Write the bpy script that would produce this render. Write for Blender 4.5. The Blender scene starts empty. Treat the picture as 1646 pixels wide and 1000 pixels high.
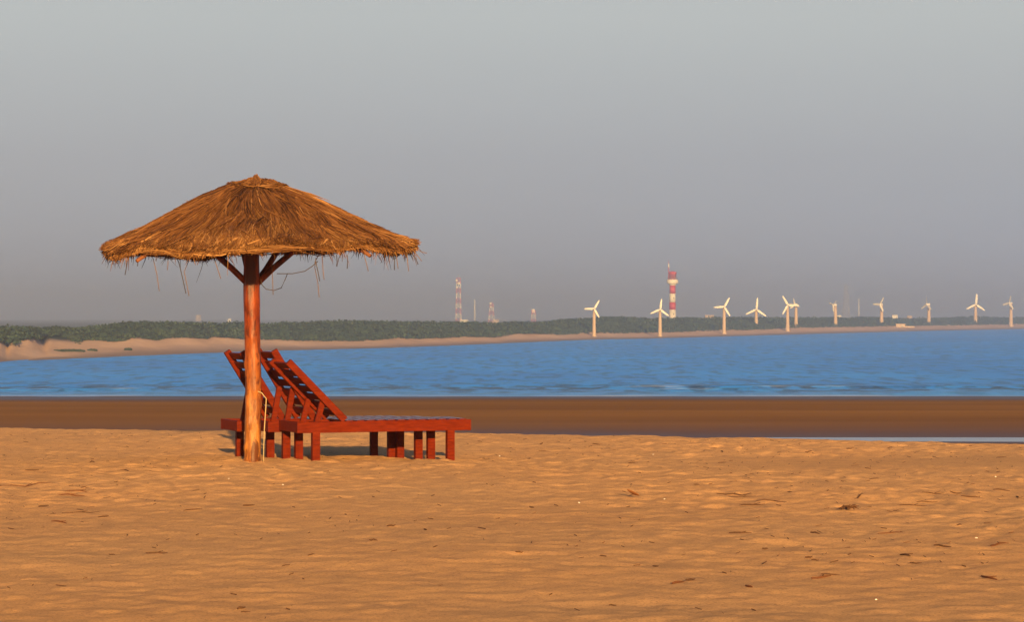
import bpy, math, random
import numpy as np
from mathutils import Vector, Matrix

R = math.radians
rng = np.random.default_rng(11)
random.seed(7)
scene = bpy.context.scene
COL = scene.collection

# ------------------------------------------------------------------ camera
F = 3952.0            # focal length in photograph pixels (1646 wide)
ZC = 8.0              # eye height above the sea
HOR = 510.0           # pixel row of the eye level
cam_d = bpy.data.cameras.new('camera')
cam = bpy.data.objects.new('camera', cam_d)
COL.objects.link(cam)
cam.location = (0, 0, ZC)
cam.rotation_euler = (R(90) + math.atan((HOR - 500.0) / F), 0, 0)
cam_d.sensor_width = 36
cam_d.lens = F / 1646.0 * 36
cam_d.clip_start = 0.1
cam_d.clip_end = 40000
scene.camera = cam

# ------------------------------------------------------------------ light
SUN_EL, SUN_AZ = R(10.2), R(7.5)      # low sun behind the camera, a little to the right
sdir = Vector((math.sin(SUN_AZ) * math.cos(SUN_EL), -math.cos(SUN_AZ) * math.cos(SUN_EL), math.sin(SUN_EL)))
sun_d = bpy.data.lights.new('sun', 'SUN')
sun_d.energy = 5.0
sun_d.angle = R(0.5)
sun_d.color = (1.0, 0.62, 0.22)
sun = bpy.data.objects.new('sun', sun_d)
COL.objects.link(sun)
sun.rotation_euler = sdir.to_track_quat('Z', 'Y').to_euler()

world = bpy.data.worlds.new('World')
scene.world = world
world.use_nodes = True
wn, wl = world.node_tree.nodes, world.node_tree.links
wn.clear()
w_out = wn.new('ShaderNodeOutputWorld')
w_bg = wn.new('ShaderNodeBackground')
sky = wn.new('ShaderNodeTexSky')
sky.sky_type = 'NISHITA'
sky.sun_disc = False
sky.sun_elevation = SUN_EL
sky.sun_rotation = math.pi - SUN_AZ
sky.altitude = 0
sky.air_density = 1.0
sky.dust_density = 2.0
sky.ozone_density = 4.0
w_bg.inputs['Strength'].default_value = 0.05
# grey dust haze low over the whole horizon, thinning out with height
w_sep = wn.new('ShaderNodeSeparateXYZ')
w_ramp = wn.new('ShaderNodeValToRGB')
w_mix = wn.new('ShaderNodeMix'); w_mix.data_type = 'RGBA'
w_col = wn.new('ShaderNodeValToRGB')
w_tc = wn.new('ShaderNodeTexCoord')
wl.new(w_tc.outputs['Generated'], w_sep.inputs[0])
wl.new(w_sep.outputs['Z'], w_ramp.inputs[0])
wl.new(w_sep.outputs['Z'], w_col.inputs[0])
e = w_ramp.color_ramp.elements
e[0].position = 0.0; e[0].color = (0.95, 0.95, 0.95, 1)
e[1].position = 0.25; e[1].color = (0, 0, 0, 1)
x = w_ramp.color_ramp.elements.new(0.125); x.color = (0.9, 0.9, 0.9, 1)
e = w_col.color_ramp.elements
e[0].position = 0.0; e[0].color = (3.1, 3.2, 3.45, 1)
e[1].position = 0.12; e[1].color = (4.1, 4.2, 4.0, 1)
x = w_col.color_ramp.elements.new(0.065); x.color = (3.4, 3.42, 3.5, 1)
w_ramp.color_ramp.interpolation = 'EASE'
wl.new(w_ramp.outputs[0], w_mix.inputs['Factor'])
wl.new(sky.outputs[0], w_mix.inputs[6])
wl.new(w_col.outputs[0], w_mix.inputs[7])
w_no = wn.new('ShaderNodeTexNoise'); w_no.inputs['Scale'].default_value = 2.2; w_no.inputs['Detail'].default_value = 3
w_mp = wn.new('ShaderNodeMapping'); w_mp.inputs['Scale'].default_value = (1, 1, 4)
wl.new(w_tc.outputs['Generated'], w_mp.inputs[0]); wl.new(w_mp.outputs[0], w_no.inputs['Vector'])
w_nr = wn.new('ShaderNodeMapRange'); w_nr.inputs[3].default_value = 0.94; w_nr.inputs[4].default_value = 1.06   # uneven haze
wl.new(w_no.outputs['Fac'], w_nr.inputs[0])
w_mu = wn.new('ShaderNodeMix'); w_mu.data_type = 'RGBA'; w_mu.blend_type = 'MULTIPLY'; w_mu.inputs['Factor'].default_value = 1.0
wl.new(w_mix.outputs[2], w_mu.inputs[6]); wl.new(w_nr.outputs[0], w_mu.inputs[7])
wl.new(w_mu.outputs[2], w_bg.inputs['Color'])
wl.new(w_bg.outputs[0], w_out.inputs['Surface'])

scene.view_settings.view_transform = 'Standard'
scene.view_settings.look = 'None'
scene.view_settings.exposure = 1.45
scene.view_settings.gamma = 1.0
scene.render.engine = 'CYCLES'
scene.cycles.use_denoising = True
scene.cycles.max_bounces = 6
scene.cycles.volume_bounces = 1

# ------------------------------------------------------------------ helpers
def lin(r, g, b):
    f = lambda c: ((c / 255 + 0.055) / 1.055) ** 2.4 if c > 10 else c / 255 / 12.92
    return (f(r), f(g), f(b), 1)

def tag(o, label=None, cat=None, group=None, kind=None):
    if label: o['label'] = label
    if cat: o['category'] = cat
    if group: o['group'] = group
    if kind: o['kind'] = kind
    return o

def link(name, me, mat=None, parent=None):
    o = bpy.data.objects.new(name, me)
    COL.objects.link(o)
    if parent is not None: o.parent = parent
    if mat is not None and me is not None and len(me.materials) == 0: me.materials.append(mat)
    return o

def empty(name, loc=(0, 0, 0), rot=(0, 0, 0)):
    o = bpy.data.objects.new(name, None)
    COL.objects.link(o)
    o.empty_display_size = 0.2
    o.location = loc; o.rotation_euler = rot
    return o

def np_mesh(name, V, Fq, smooth=False, attrs=None):
    """mesh from numpy arrays; all faces have the same number of corners"""
    V = np.asarray(V, np.float32); Fq = np.asarray(Fq, np.int32)
    me = bpy.data.meshes.new(name)
    n, k = Fq.shape
    me.vertices.add(len(V)); me.vertices.foreach_set('co', V.ravel())
    me.loops.add(n * k); me.loops.foreach_set('vertex_index', Fq.ravel())
    me.polygons.add(n); me.polygons.foreach_set('loop_start', np.arange(0, n * k, k, dtype=np.int32))
    me.polygons.foreach_set('use_smooth', np.full(n, smooth))
    for an, av in (attrs or {}).items():
        a = me.attributes.new(an, 'FLOAT', 'POINT')
        a.data.foreach_set('value', np.asarray(av, np.float32))
    me.update(); me.validate()
    return me

class MB:
    def __init__(self): self.v = []; self.f = []
    def box(self, c, s, M=None):
        """box with centre c and sizes s, slightly chamfered along its long edges"""
        c = Vector(c); b = min(s) * 0.08
        hx, hy, hz = (q / 2 for q in s)
        n = len(self.v)
        ring = []
        lv = [(-hz, b), (-hz + b, 0), (hz - b, 0), (hz, b)]
        for z, i in lv:
            for x, y in ((-hx + i, -hy + i), (hx - i, -hy + i), (hx - i, hy - i), (-hx + i, hy - i)):
                p = Vector((x, y, z)) + c
                self.v.append(M @ p if M else p)
        for k in range(3):
            for j in range(4):
                a = n + k * 4 + j; b2 = n + k * 4 + (j + 1) % 4
                self.f.append((a, b2, b2 + 4, a + 4))
        self.f.append((n + 3, n + 2, n + 1, n)); self.f.append((n + 12, n + 13, n + 14, n + 15))
        return self
    def bar(self, p, q, w, h, up=(0, 0, 1)):
        """rectangular bar from p to q, w across and h along up"""
        p, q = Vector(p), Vector(q)
        d = (q - p); L = d.length; d.normalize()
        s = d.cross(Vector(up)).normalized(); u = s.cross(d).normalized()
        M = Matrix(((d.x, s.x, u.x, p.x), (d.y, s.y, u.y, p.y), (d.z, s.z, u.z, p.z), (0, 0, 0, 1)))
        return self.box((L / 2, 0, 0), (L, w, h), M)
    def tube(self, pts, rad, n=8, cap=True):
        pts = [Vector(p) for p in pts]
        if not hasattr(rad, '__len__'): rad = [rad] * len(pts)
        base = len(self.v)
        for i, p in enumerate(pts):
            d = (pts[min(i + 1, len(pts) - 1)] - pts[max(i - 1, 0)]).normalized()
            a = Vector((0, 0, 1)) if abs(d.z) < 0.9 else Vector((1, 0, 0))
            s = d.cross(a).normalized(); u = s.cross(d)
            for k in range(n):
                t = 2 * math.pi * k / n
                self.v.append(p + (s * math.cos(t) + u * math.sin(t)) * rad[i])
        for i in range(len(pts) - 1):
            for k in range(n):
                a = base + i * n + k; b = base + i * n + (k + 1) % n
                self.f.append((a, b, b + n, a + n))
        if cap:
            self.f.append(tuple(base + k for k in reversed(range(n))))
            e = base + (len(pts) - 1) * n
            self.f.append(tuple(e + k for k in range(n)))
        return self
    def lathe(self, prof, n=24, c=(0, 0, 0)):
        return self.tube([(c[0], c[1], c[2] + z) for r, z in prof], [max(r, 1e-4) for r, z in prof], n)
    def mesh(self, name, smooth=False):
        me = bpy.data.meshes.new(name)
        me.from_pydata([tuple(p) for p in self.v], [], self.f)
        if smooth: me.polygons.foreach_set('use_smooth', [True] * len(me.polygons))
        me.update()
        return me
    def build(self, name, mat, parent=None, smooth=False):
        return link(name, self.mesh(name, smooth), mat, parent)

def vnoise(x, y, seed=0):
    """smooth 2-D value noise in [-1, 1] (numpy)"""
    xi = np.floor(x).astype(np.int64); yi = np.floor(y).astype(np.int64)
    xf = x - xi; yf = y - yi
    u = xf * xf * xf * (xf * (xf * 6 - 15) + 10); v = yf * yf * yf * (yf * (yf * 6 - 15) + 10)
    def h(a, b):
        n = (a * 374761393 + b * 668265263 + seed * 1442695041) & 0x7fffffff
        n = ((n ^ (n >> 13)) * 1274126177) & 0x7fffffff
        n = n ^ (n >> 16)
        return (n & 0xffff) / 32767.5 - 1.0
    a = h(xi, yi); b = h(xi + 1, yi); c = h(xi, yi + 1); d = h(xi + 1, yi + 1)
    return (a + (b - a) * u) * (1 - v) + (c + (d - c) * u) * v

def fbm(x, y, seed=0, oct=4, gain=0.5):
    s = 0; a = 1; t = 0
    for o in range(oct):
        ca, sa = math.cos(o * 1.1), math.sin(o * 1.1)
        s = s + a * vnoise((x * ca - y * sa) * 2 ** o + 17.3 * o, (x * sa + y * ca) * 2 ** o - 9.1 * o, seed + o * 13)
        t += a; a *= gain
    return s / t

def smooth(a, b, x):
    t = np.clip((x - a) / (b - a), 0, 1)
    return t * t * (3 - 2 * t)

# ------------------------------------------------------------------ materials
def new_mat(name):
    m = bpy.data.materials.new(name); m.use_nodes = True
    nt = m.node_tree
    return m, nt, nt.nodes['Principled BSDF']

def N(nt, t, **kw):
    n = nt.nodes.new(t)
    for k, v in kw.items():
        if k in n.inputs.keys(): n.inputs[k].default_value = v
        else: setattr(n, k, v)
    return n

def ramp(nt, fac, stops):
    n = nt.nodes.new('ShaderNodeValToRGB')
    els = n.color_ramp.elements
    while len(els) > 2: els.remove(els[-1])
    els[0].position, els[0].color = stops[0]
    els[1].position, els[1].color = stops[-1]
    for p, c in stops[1:-1]:
        x = els.new(p); x.color = c
    nt.links.new(fac, n.inputs[0])
    return n.outputs[0]

def mixc(nt, fac, a, b, mode='MIX'):
    n = nt.nodes.new('ShaderNodeMix'); n.data_type = 'RGBA'; n.blend_type = mode
    for s, v in ((n.inputs['Factor'], fac), (n.inputs[6], a), (n.inputs[7], b)):
        if hasattr(v, 'links') or isinstance(v, bpy.types.NodeSocket): nt.links.new(v, s)
        else: s.default_value = v
    return n.outputs[2]

def bump(nt, bsdf, h, strength, dist):
    n = nt.nodes.new('ShaderNodeBump')
    n.inputs['Strength'].default_value = strength; n.inputs['Distance'].default_value = dist
    nt.links.new(h, n.inputs['Height']); nt.links.new(n.outputs[0], bsdf.inputs['Normal'])
    return n

def noise(nt, scale, detail=4, rough=0.55, vec=None, stretch=None, coord='Object', rot=0.0):
    t = nt.nodes.new('ShaderNodeTexNoise')
    t.inputs['Scale'].default_value = scale; t.inputs['Detail'].default_value = detail; t.inputs['Roughness'].default_value = rough
    if vec is None:
        tc = nt.nodes.new('ShaderNodeTexCoord'); vec = tc.outputs[coord]
    if stretch:
        mp = nt.nodes.new('ShaderNodeMapping'); mp.inputs['Scale'].default_value = stretch; mp.inputs['Rotation'].default_value = (0, 0, rot)
        nt.links.new(vec, mp.inputs[0]); vec = mp.outputs[0]
    nt.links.new(vec, t.inputs['Vector'])
    return t.outputs['Fac']

def attr(nt, name):
    a = nt.nodes.new('ShaderNodeAttribute'); a.attribute_name = name
    return a.outputs['Fac']

def plain(name, col, rough=0.6, var=0.15, scale=3.0, spec=0.4, stretch=None, bmp=0.0):
    m, nt, b = new_mat(name)
    n = noise(nt, scale, 5, 0.6, stretch=stretch)
    c0 = tuple(c * (1 - var) for c in col[:3]) + (1,); c1 = tuple(min(1, c * (1 + var)) for c in col[:3]) + (1,)
    nt.links.new(ramp(nt, n, [(0.3, c0), (0.7, c1)]), b.inputs['Base Color'])
    b.inputs['Roughness'].default_value = rough
    b.inputs['Specular IOR Level'].default_value = spec
    if bmp: bump(nt, b, n, bmp, 0.01)
    return m

# sand: dry and wet in one sheet, told apart by the wetness of the beach
def sand_material():
    m, nt, b = new_mat('beach_sand')
    L = nt.links
    big = noise(nt, 0.35, 3)
    mid = noise(nt, 4.5, 6, 0.65)
    fine = noise(nt, 45.0, 6, 0.7)
    grain = noise(nt, 260.0, 3, 0.7)
    speck = noise(nt, 62.0, 3, 0.75)
    dry = ramp(nt, mid, [(0.34, (0.585, 0.312, 0.160, 1)), (0.66, (0.84, 0.450, 0.185, 1))])
    dry = mixc(nt, big, dry, (0.64, 0.385, 0.20, 1))
    spk = ramp(nt, speck, [(0.36, (0.60, 0.56, 0.53, 1)), (0.47, (0.95, 0.95, 0.95, 1)), (0.66, (1, 1, 1, 1))])
    dry = mixc(nt, 0.8, dry, spk, 'MULTIPLY')
    streak = noise(nt, 0.11, 4, 0.55, stretch=(0.10, 0.8, 1.0), rot=0.22)
    wetc = ramp(nt, streak, [(0.3, (0.20, 0.084, 0.019, 1)), (0.7, (0.31, 0.145, 0.040, 1))])
    wet = attr(nt, 'wet')
    damp = attr(nt, 'damp')
    wetc = mixc(nt, damp, wetc, (0.075, 0.033, 0.015, 1))
    L.new(mixc(nt, wet, dry, wetc), b.inputs['Base Color'])
    rr = ramp(nt, damp, [(0.0, (0.95, 0.95, 0.95, 1)), (1.0, (0.4, 0.4, 0.4, 1))])
    L.new(rr, b.inputs['Roughness'])
    sp = ramp(nt, damp, [(0.0, (0.0, 0.0, 0.0, 1)), (1.0, (0.09, 0.09, 0.09, 1))])
    L.new(sp, b.inputs['Specular IOR Level'])
    h = nt.nodes.new('ShaderNodeMath'); h.operation = 'MULTIPLY_ADD'
    L.new(fine, h.inputs[0]); h.inputs[1].default_value = 1.0; L.new(grain, h.inputs[2])
    bp = bump(nt, b, h.outputs[0], 0.9, 0.010)
    inv = nt.nodes.new('ShaderNodeMath'); inv.operation = 'SUBTRACT'; inv.inputs[0].default_value = 1.0
    L.new(wet, inv.inputs[1]); L.new(inv.outputs[0], bp.inputs['Strength'])
    return m

def water_material(name, deep, rough, bscale, bstr, body=True):
    m, nt, b = new_mat(name)
    L = nt.links
    tc = nt.nodes.new('ShaderNodeTexCoord')
    w1 = noise(nt, bscale, 5, 0.6, tc.outputs['Object'], (0.35, 1.0, 1.0))
    w2 = noise(nt, bscale * 0.06, 3, 0.5, tc.outputs['Object'], (0.25, 1.0, 1.0))
    L.new(ramp(nt, w2, [(0.35, deep), (0.65, tuple(min(1, c * 1.25) for c in deep[:3]) + (1,))]), b.inputs['Base Color'])
    b.inputs['Roughness'].default_value = rough
    b.inputs['IOR'].default_value = 1.33
    b.inputs['Specular IOR Level'].default_value = 0.5
    bump(nt, b, w1, bstr, 0.6)
    return m

def sea_material():
    m, nt, b = new_mat('sea_water')
    L = nt.links
    tc = nt.nodes.new('ShaderNodeTexCoord')
    w1 = noise(nt, 0.45, 6, 0.65, tc.outputs['Object'], (0.5, 1.0, 1.0))
    w2 = noise(nt, 0.030, 5, 0.6, tc.outputs['Object'], (0.7, 0.55, 1.0))
    w3 = noise(nt, 0.006, 3, 0.5, tc.outputs['Object'], (0.4, 1.0, 1.0))
    c = ramp(nt, w2, [(0.36, (0.002, 0.17, 0.70, 1)), (0.64, (0.004, 0.32, 1.0, 1))])
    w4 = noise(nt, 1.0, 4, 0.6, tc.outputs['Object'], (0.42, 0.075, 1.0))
    c = mixc(nt, w3, c, (0.005, 0.245, 0.92, 1))
    c = mixc(nt, ramp(nt, w4, [(0.40, (0.75, 0.75, 0.75, 1)), (0.50, (0, 0, 0, 1))]), c, (0.004, 0.085, 0.36, 1))  # dark sides of the ripples painted into the water colour
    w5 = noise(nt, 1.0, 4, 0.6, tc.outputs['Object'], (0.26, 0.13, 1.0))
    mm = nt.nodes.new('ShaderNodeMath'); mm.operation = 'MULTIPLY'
    L.new(ramp(nt, w5, [(0.43, (1, 1, 1, 1)), (0.52, (0, 0, 0, 1))]), mm.inputs[0]); L.new(attr(nt, 'chop_shade'), mm.inputs[1])
    c = mixc(nt, attr(nt, 'shallow'), c, (0.07, 0.30, 0.80, 1))
    c = mixc(nt, mm.outputs[0], c, (0.01, 0.05, 0.16, 1))  # darker wave lines near the shore, their shade painted in as colour
    c = mixc(nt, attr(nt, 'foam'), c, (0.55, 0.56, 0.58, 1))
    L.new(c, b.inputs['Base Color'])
    b.inputs['Roughness'].default_value = 0.28
    b.inputs['IOR'].default_value = 1.33
    b.inputs['Specular IOR Level'].default_value = 0.2
    bump(nt, b, w1, 1.0, 1.6)
    return m

M = {}
M['sand'] = sand_material()
M['sea'] = sea_material()
M['pool'] = water_material('pool_water', (0.05, 0.05, 0.05, 1), 0.04, 0.5, 0.02)

def paint_material(name='red_wood_paint', coat=0.0):
    m, nt, b = new_mat(name)
    L = nt.links
    g = noise(nt, 7.0, 5, 0.65, stretch=(1, 6, 6))
    s = noise(nt, 2.2, 4, 0.6)
    c = ramp(nt, g, [(0.25, (0.050, 0.0048, 0.0012, 1)), (0.5, (0.100, 0.0098, 0.0016, 1)), (0.8, (0.155, 0.020, 0.0034, 1))])
    c = mixc(nt, ramp(nt, s, [(0.45, (0, 0, 0, 1)), (0.75, (0.5, 0.5, 0.5, 1))]), c, (0.105, 0.012, 0.005, 1))
    L.new(c, b.inputs['Base Color'])
    b.inputs['Roughness'].default_value = 0.55
    b.inputs['Specular IOR Level'].default_value = 0.04
    b.inputs['Coat Weight'].default_value = coat
    b.inputs['Coat Roughness'].default_value = 0.2
    bump(nt, b, g, 0.25, 0.006)
    return m
M['paint'] = paint_material()
M['slat'] = paint_material('varnished_slat_paint', 0.7)

def pole_material():
    m, nt, b = new_mat('weathered_trunk_pole')
    L = nt.links
    tc = nt.nodes.new('ShaderNodeTexCoord'); sx = nt.nodes.new('ShaderNodeSeparateXYZ')
    L.new(tc.outputs['Object'], sx.inputs[0])
    n = noise(nt, 13.0, 6, 0.7, stretch=(1, 1, 0.22))
    k = noise(nt, 7.0, 5, 0.65, stretch=(1, 1, 0.35))
    ht = nt.nodes.new('ShaderNodeMapRange'); L.new(sx.outputs['Z'], ht.inputs[0])
    ht.inputs[1].default_value = 0.15; ht.inputs[2].default_value = 1.5
    red = ramp(nt, n, [(0.34, (0.060, 0.008, 0.003, 1)), (0.64, (0.235, 0.042, 0.007, 1))])
    pale = ramp(nt, n, [(0.36, (0.10, 0.024, 0.006, 1)), (0.62, (0.36, 0.145, 0.028, 1))])
    c = mixc(nt, ht.outputs[0], pale, red)
    c = mixc(nt, ramp(nt, k, [(0.52, (0, 0, 0, 1)), (0.57, (0.85, 0.85, 0.85, 1))]), c, (0.055, 0.011, 0.004, 1))
    L.new(c, b.inputs['Base Color'])
    b.inputs['Roughness'].default_value = 0.42
    b.inputs['Specular IOR Level'].default_value = 0.22
    bump(nt, b, n, 0.5, 0.02)
    return m
M['pole'] = pole_material()

def straw_material():
    m, nt, b = new_mat('thatch_straw')
    L = nt.links
    a = attr(nt, 'tone')
    c = ramp(nt, a, [(0.0, (0.030, 0.010, 0.003, 1)), (0.35, (0.105, 0.040, 0.012, 1)), (0.75, (0.175, 0.076, 0.024, 1)), (1.0, (0.33, 0.17, 0.065, 1))])
    p = noise(nt, 2.4, 4, 0.6)
    c = mixc(nt, 0.6, c, ramp(nt, p, [(0.35, (0.5, 0.42, 0.36, 1)), (0.62, (1, 1, 1, 1))]), 'MULTIPLY')
    L.new(c, b.inputs['Base Color'])
    b.inputs['Roughness'].default_value = 0.75
    b.inputs['Specular IOR Level'].default_value = 0.2
    return m
M['straw'] = straw_material()
M['underthatch'] = plain('thatch_underlayer', (0.08, 0.035, 0.013), 0.9, 0.3, 8, 0.1)
M['strand'] = plain('dry_strand', (0.15, 0.085, 0.045), 0.8, 0.2, 10, 0.2)
M['darkstrand'] = plain('old_strand', (0.05, 0.038, 0.03), 0.8, 0.2, 10, 0.2)
M['rafter'] = plain('rafter_wood', (0.14, 0.045, 0.016), 0.7, 0.3, 6, 0.3, bmp=0.3)
M['rope'] = plain('pale_rope', (0.36, 0.27, 0.15), 0.8, 0.15, 40, 0.2)
M['twig'] = plain('dry_twig', (0.075, 0.034, 0.016), 0.85, 0.3, 9, 0.2)
M['twig_red'] = plain('reddish_twig', (0.10, 0.034, 0.012), 0.85, 0.3, 9, 0.2)
M['shell'] = plain('white_shell', (0.8, 0.74, 0.66), 0.5, 0.08, 20, 0.4)
M['leaf_dry'] = plain('dry_leaf', (0.34, 0.15, 0.06), 0.7, 0.25, 12, 0.2)
M['white'] = plain('white_enamel', (0.44, 0.43, 0.41), 0.5, 0.05, 0.4, 0.4)
M['cream'] = plain('cream_steel', (0.30, 0.225, 0.16), 0.6, 0.08, 0.3, 0.3)
M['grey'] = plain('grey_steel', (0.2, 0.19, 0.18), 0.6, 0.1, 0.3, 0.3)
M['bandred'] = plain('red_tower_paint', (0.26, 0.018, 0.022), 0.6, 0.08, 0.2, 0.3)
M['bandwhite'] = plain('white_tower_paint', (0.40, 0.38, 0.35), 0.6, 0.06, 0.2, 0.3)
M['glass'] = plain('dark_window', (0.04, 0.045, 0.05), 0.15, 0.1, 1, 0.5)
M['wallcream'] = plain('cream_plaster', (0.3, 0.23, 0.17), 0.8, 0.08, 0.3, 0.2)

def shrub_material():
    m, nt, b = new_mat('shrub_leaves')
    L = nt.links
    a = attr(nt, 'tone')
    c = ramp(nt, a, [(0.0, (0.014, 0.026, 0.017, 1)), (0.5, (0.023, 0.044, 0.027, 1)), (1.0, (0.040, 0.066, 0.038, 1))])
    L.new(c, b.inputs['Base Color'])
    b.inputs['Roughness'].default_value = 0.8
    b.inputs['Specular IOR Level'].default_value = 0.2
    return m
M['shrub'] = shrub_material()

def far_land_material():
    m, nt, b = new_mat('far_dune_sand')
    L = nt.links
    n = noise(nt, 0.05, 5, 0.6)
    s = noise(nt, 0.5, 4, 0.6)
    sand = ramp(nt, n, [(0.3, (0.42, 0.275, 0.18, 1)), (0.7, (0.58, 0.39, 0.26, 1))])
    sand = mixc(nt, 0.4, sand, ramp(nt, s, [(0.35, (0.7, 0.68, 0.66, 1)), (0.6, (1, 1, 1, 1))]), 'MULTIPLY')
    c = mixc(nt, attr(nt, 'wet'), sand, (0.21, 0.145, 0.105, 1))
    c = mixc(nt, attr(nt, 'green'), c, (0.02, 0.035, 0.018, 1))
    L.new(c, b.inputs['Base Color'])
    b.inputs['Roughness'].default_value = 0.9
    b.inputs['Specular IOR Level'].default_value = 0.1
    return m
M['farland'] = far_land_material()

# ------------------------------------------------------------------ near beach
DATUM = ZC - 1.546            # sand level at the foot of the umbrella
UX, UY = (405.5 - 823) / F * 26.0, 26.0
def crest(X):
    return np.clip(38.5 - 0.37 * (X + 8), 27, 46) + 0.5 * vnoise(X * 0.35, X * 0 + 3.1, 5) + 0.22 * vnoise(X * 1.3, X * 0 + 7.1, 6)

def beach_z(X, Y, detail=True):
    X = np.asarray(X, float); Y = np.asarray(Y, float)
    near = DATUM + np.interp(Y, [-80, 10, 26, 27, 29, 31.5, 36, 60], [0.4, 0.02, 0, -0.03, -0.09, -0.115, -0.145, -0.3])
    w = Y - crest(X)
    soft = np.where(w > -1.5, 0.5 * (w + np.sqrt(w * w + 0.25)), 0)
    dry = near - 0.062 * soft - 0.05 * smooth(-0.2, 1.0, w)
    pool = smooth(4, 15, X)                     # the runnel holds water only towards the right
    tz = np.interp(Y, [60, 127, 138, 146, 153, 160, 178, 200, 226, 249, 275, 320, 420], [0.9, 0.9, 0.86, 0.80, 0.86, 1.0, 1.16, 0.95, 0.42, 0.0, -0.7, -2.0, -4.0])
    tz = tz - 0.16 * pool * np.exp(-((Y - 147) / 5.5) ** 2)
    far_w = smooth(60, 127, Y)
    tz = tz + far_w * (0.05 * fbm(X * 0.02, Y * 0.05, 31, 3))
    z = np.where(w > 0, np.maximum(dry, tz), dry)
    if detail:
        drym = 1 - smooth(-0.5, 4.0, w)
        d = 0.014 * fbm(X * 1.5, Y * 1.3, 3, 3) + 0.030 * vnoise(X * 0.35, Y * 0.3, 9)
        lump = fbm(X * 4.6, Y * 3.8, 21, 3, 0.6)
        calm = 0.55 + 0.45 * smooth(13.5, 22.0, Y)                        # the sand lies flatter in front
        patch = calm * smooth(-0.35, 0.45, fbm(X * 0.33, Y * 0.22, 77, 3))     # smoother and rougher patches
        packed = smooth(0.5, 3.0, X) * np.exp(-((Y - 27.2 + 0.12 * X) / 1.5) ** 4)        # a smooth packed strip
        d = d + ((0.005 * calm + 0.012 * patch) * lump + (0.005 + 0.008 * patch) * vnoise(X * 9.5, Y * 7.5, 63) + 0.0035 * vnoise(X * 14.5, Y * 12.0, 64)) * (1 - 0.8 * packed)
        d = d + 0.008 * np.exp(-((X - UX) ** 2 + (Y - UY) ** 2) / 0.05)
        dim = vnoise(X * 2.3, Y * 2.0, 40)                              # trodden hollows
        d = d - 0.022 * (1 - packed) * smooth(0.35, 0.9, dim) * (0.4 + 0.6 * patch)
        z = z + d * drym
    return z

def axis(core0, core1, step, far0, far1, grow=1.14, mx=30.0):
    a = list(np.arange(core0, core1 + 1e-6, step))
    s = step; p = core1
    while p < far1:
        s = min(s * grow, mx); p += s; a.append(p)
    s = step; p = core0; b = []
    while p > far0:
        s = min(s * grow, mx); p -= s; b.append(p)
    return np.array(b[::-1] + a)

xs = axis(-8.6, 8.6, 0.036, -420, 420)
ys = []
y = 11.0
while y < 44:
    ys.append(y); y += 0.034 * max(1.0, y / 24)
ys = np.array(ys)
ys2 = axis(44, 60, 0.4, 44, 62)
ys_far = np.concatenate([np.arange(62, 120, 3.0), np.arange(120, 300, 1.0), np.arange(300, 430, 8.0)])
ysb = axis(11, 11.2, 0.034, -90, 11, 1.14, 10)
ysb = ysb[ysb < 10.99]
ys = np.concatenate([ysb, ys, ys2[ys2 > 44.1], ys_far])
ys = np.unique(np.round(ys, 4))
GX, GY = np.meshgrid(xs, ys)
GZ = beach_z(GX, GY)
W = GY - crest(GX)
wet = smooth(-0.05, 0.45, W + 0.25 * fbm(GX * 0.8, GY * 0.8, 50, 3))
damp = smooth(0.2, 2, W) * (0.04 + 0.9 * np.maximum(1 - smooth(0.25, 0.72, GZ + 0.22 * vnoise(GX * 0.03, GY * 0.02, 70)), np.exp(-((GY - 146) / 13.0) ** 2)))
nx, ny = len(xs), len(ys)
idx = np.arange(nx * ny).reshape(ny, nx)
quads = np.stack([idx[:-1, :-1], idx[:-1, 1:], idx[1:, 1:], idx[1:, :-1]], -1).reshape(-1, 4)
V = np.stack([GX, GY, GZ], -1).reshape(-1, 3)
beach = link('beach', np_mesh('beach', V, quads, True, {'wet': wet.ravel(), 'damp': damp.ravel()}), M['sand'])
tag(beach, 'golden dry sand sloping to brown wet sand at the water', kind='structure')

def gz(x, y):
    return float(beach_z(np.array([x]), np.array([y]))[0])

# tidal pool lying in the runnel of the wet sand
pb = MB()
px = np.linspace(5, 120, 40)
for i, q in enumerate(px):
    pb.v += [Vector((q, 137.0, 0.70)), Vector((q, 156.0, 0.70))]
    if i: pb.f.append((2 * i - 2, 2 * i, 2 * i + 1, 2 * i - 1))
pool = pb.build('tidal_pool', M['pool'])
tag(pool, 'narrow strip of still tidal water left on the wet sand', kind='structure')

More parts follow.
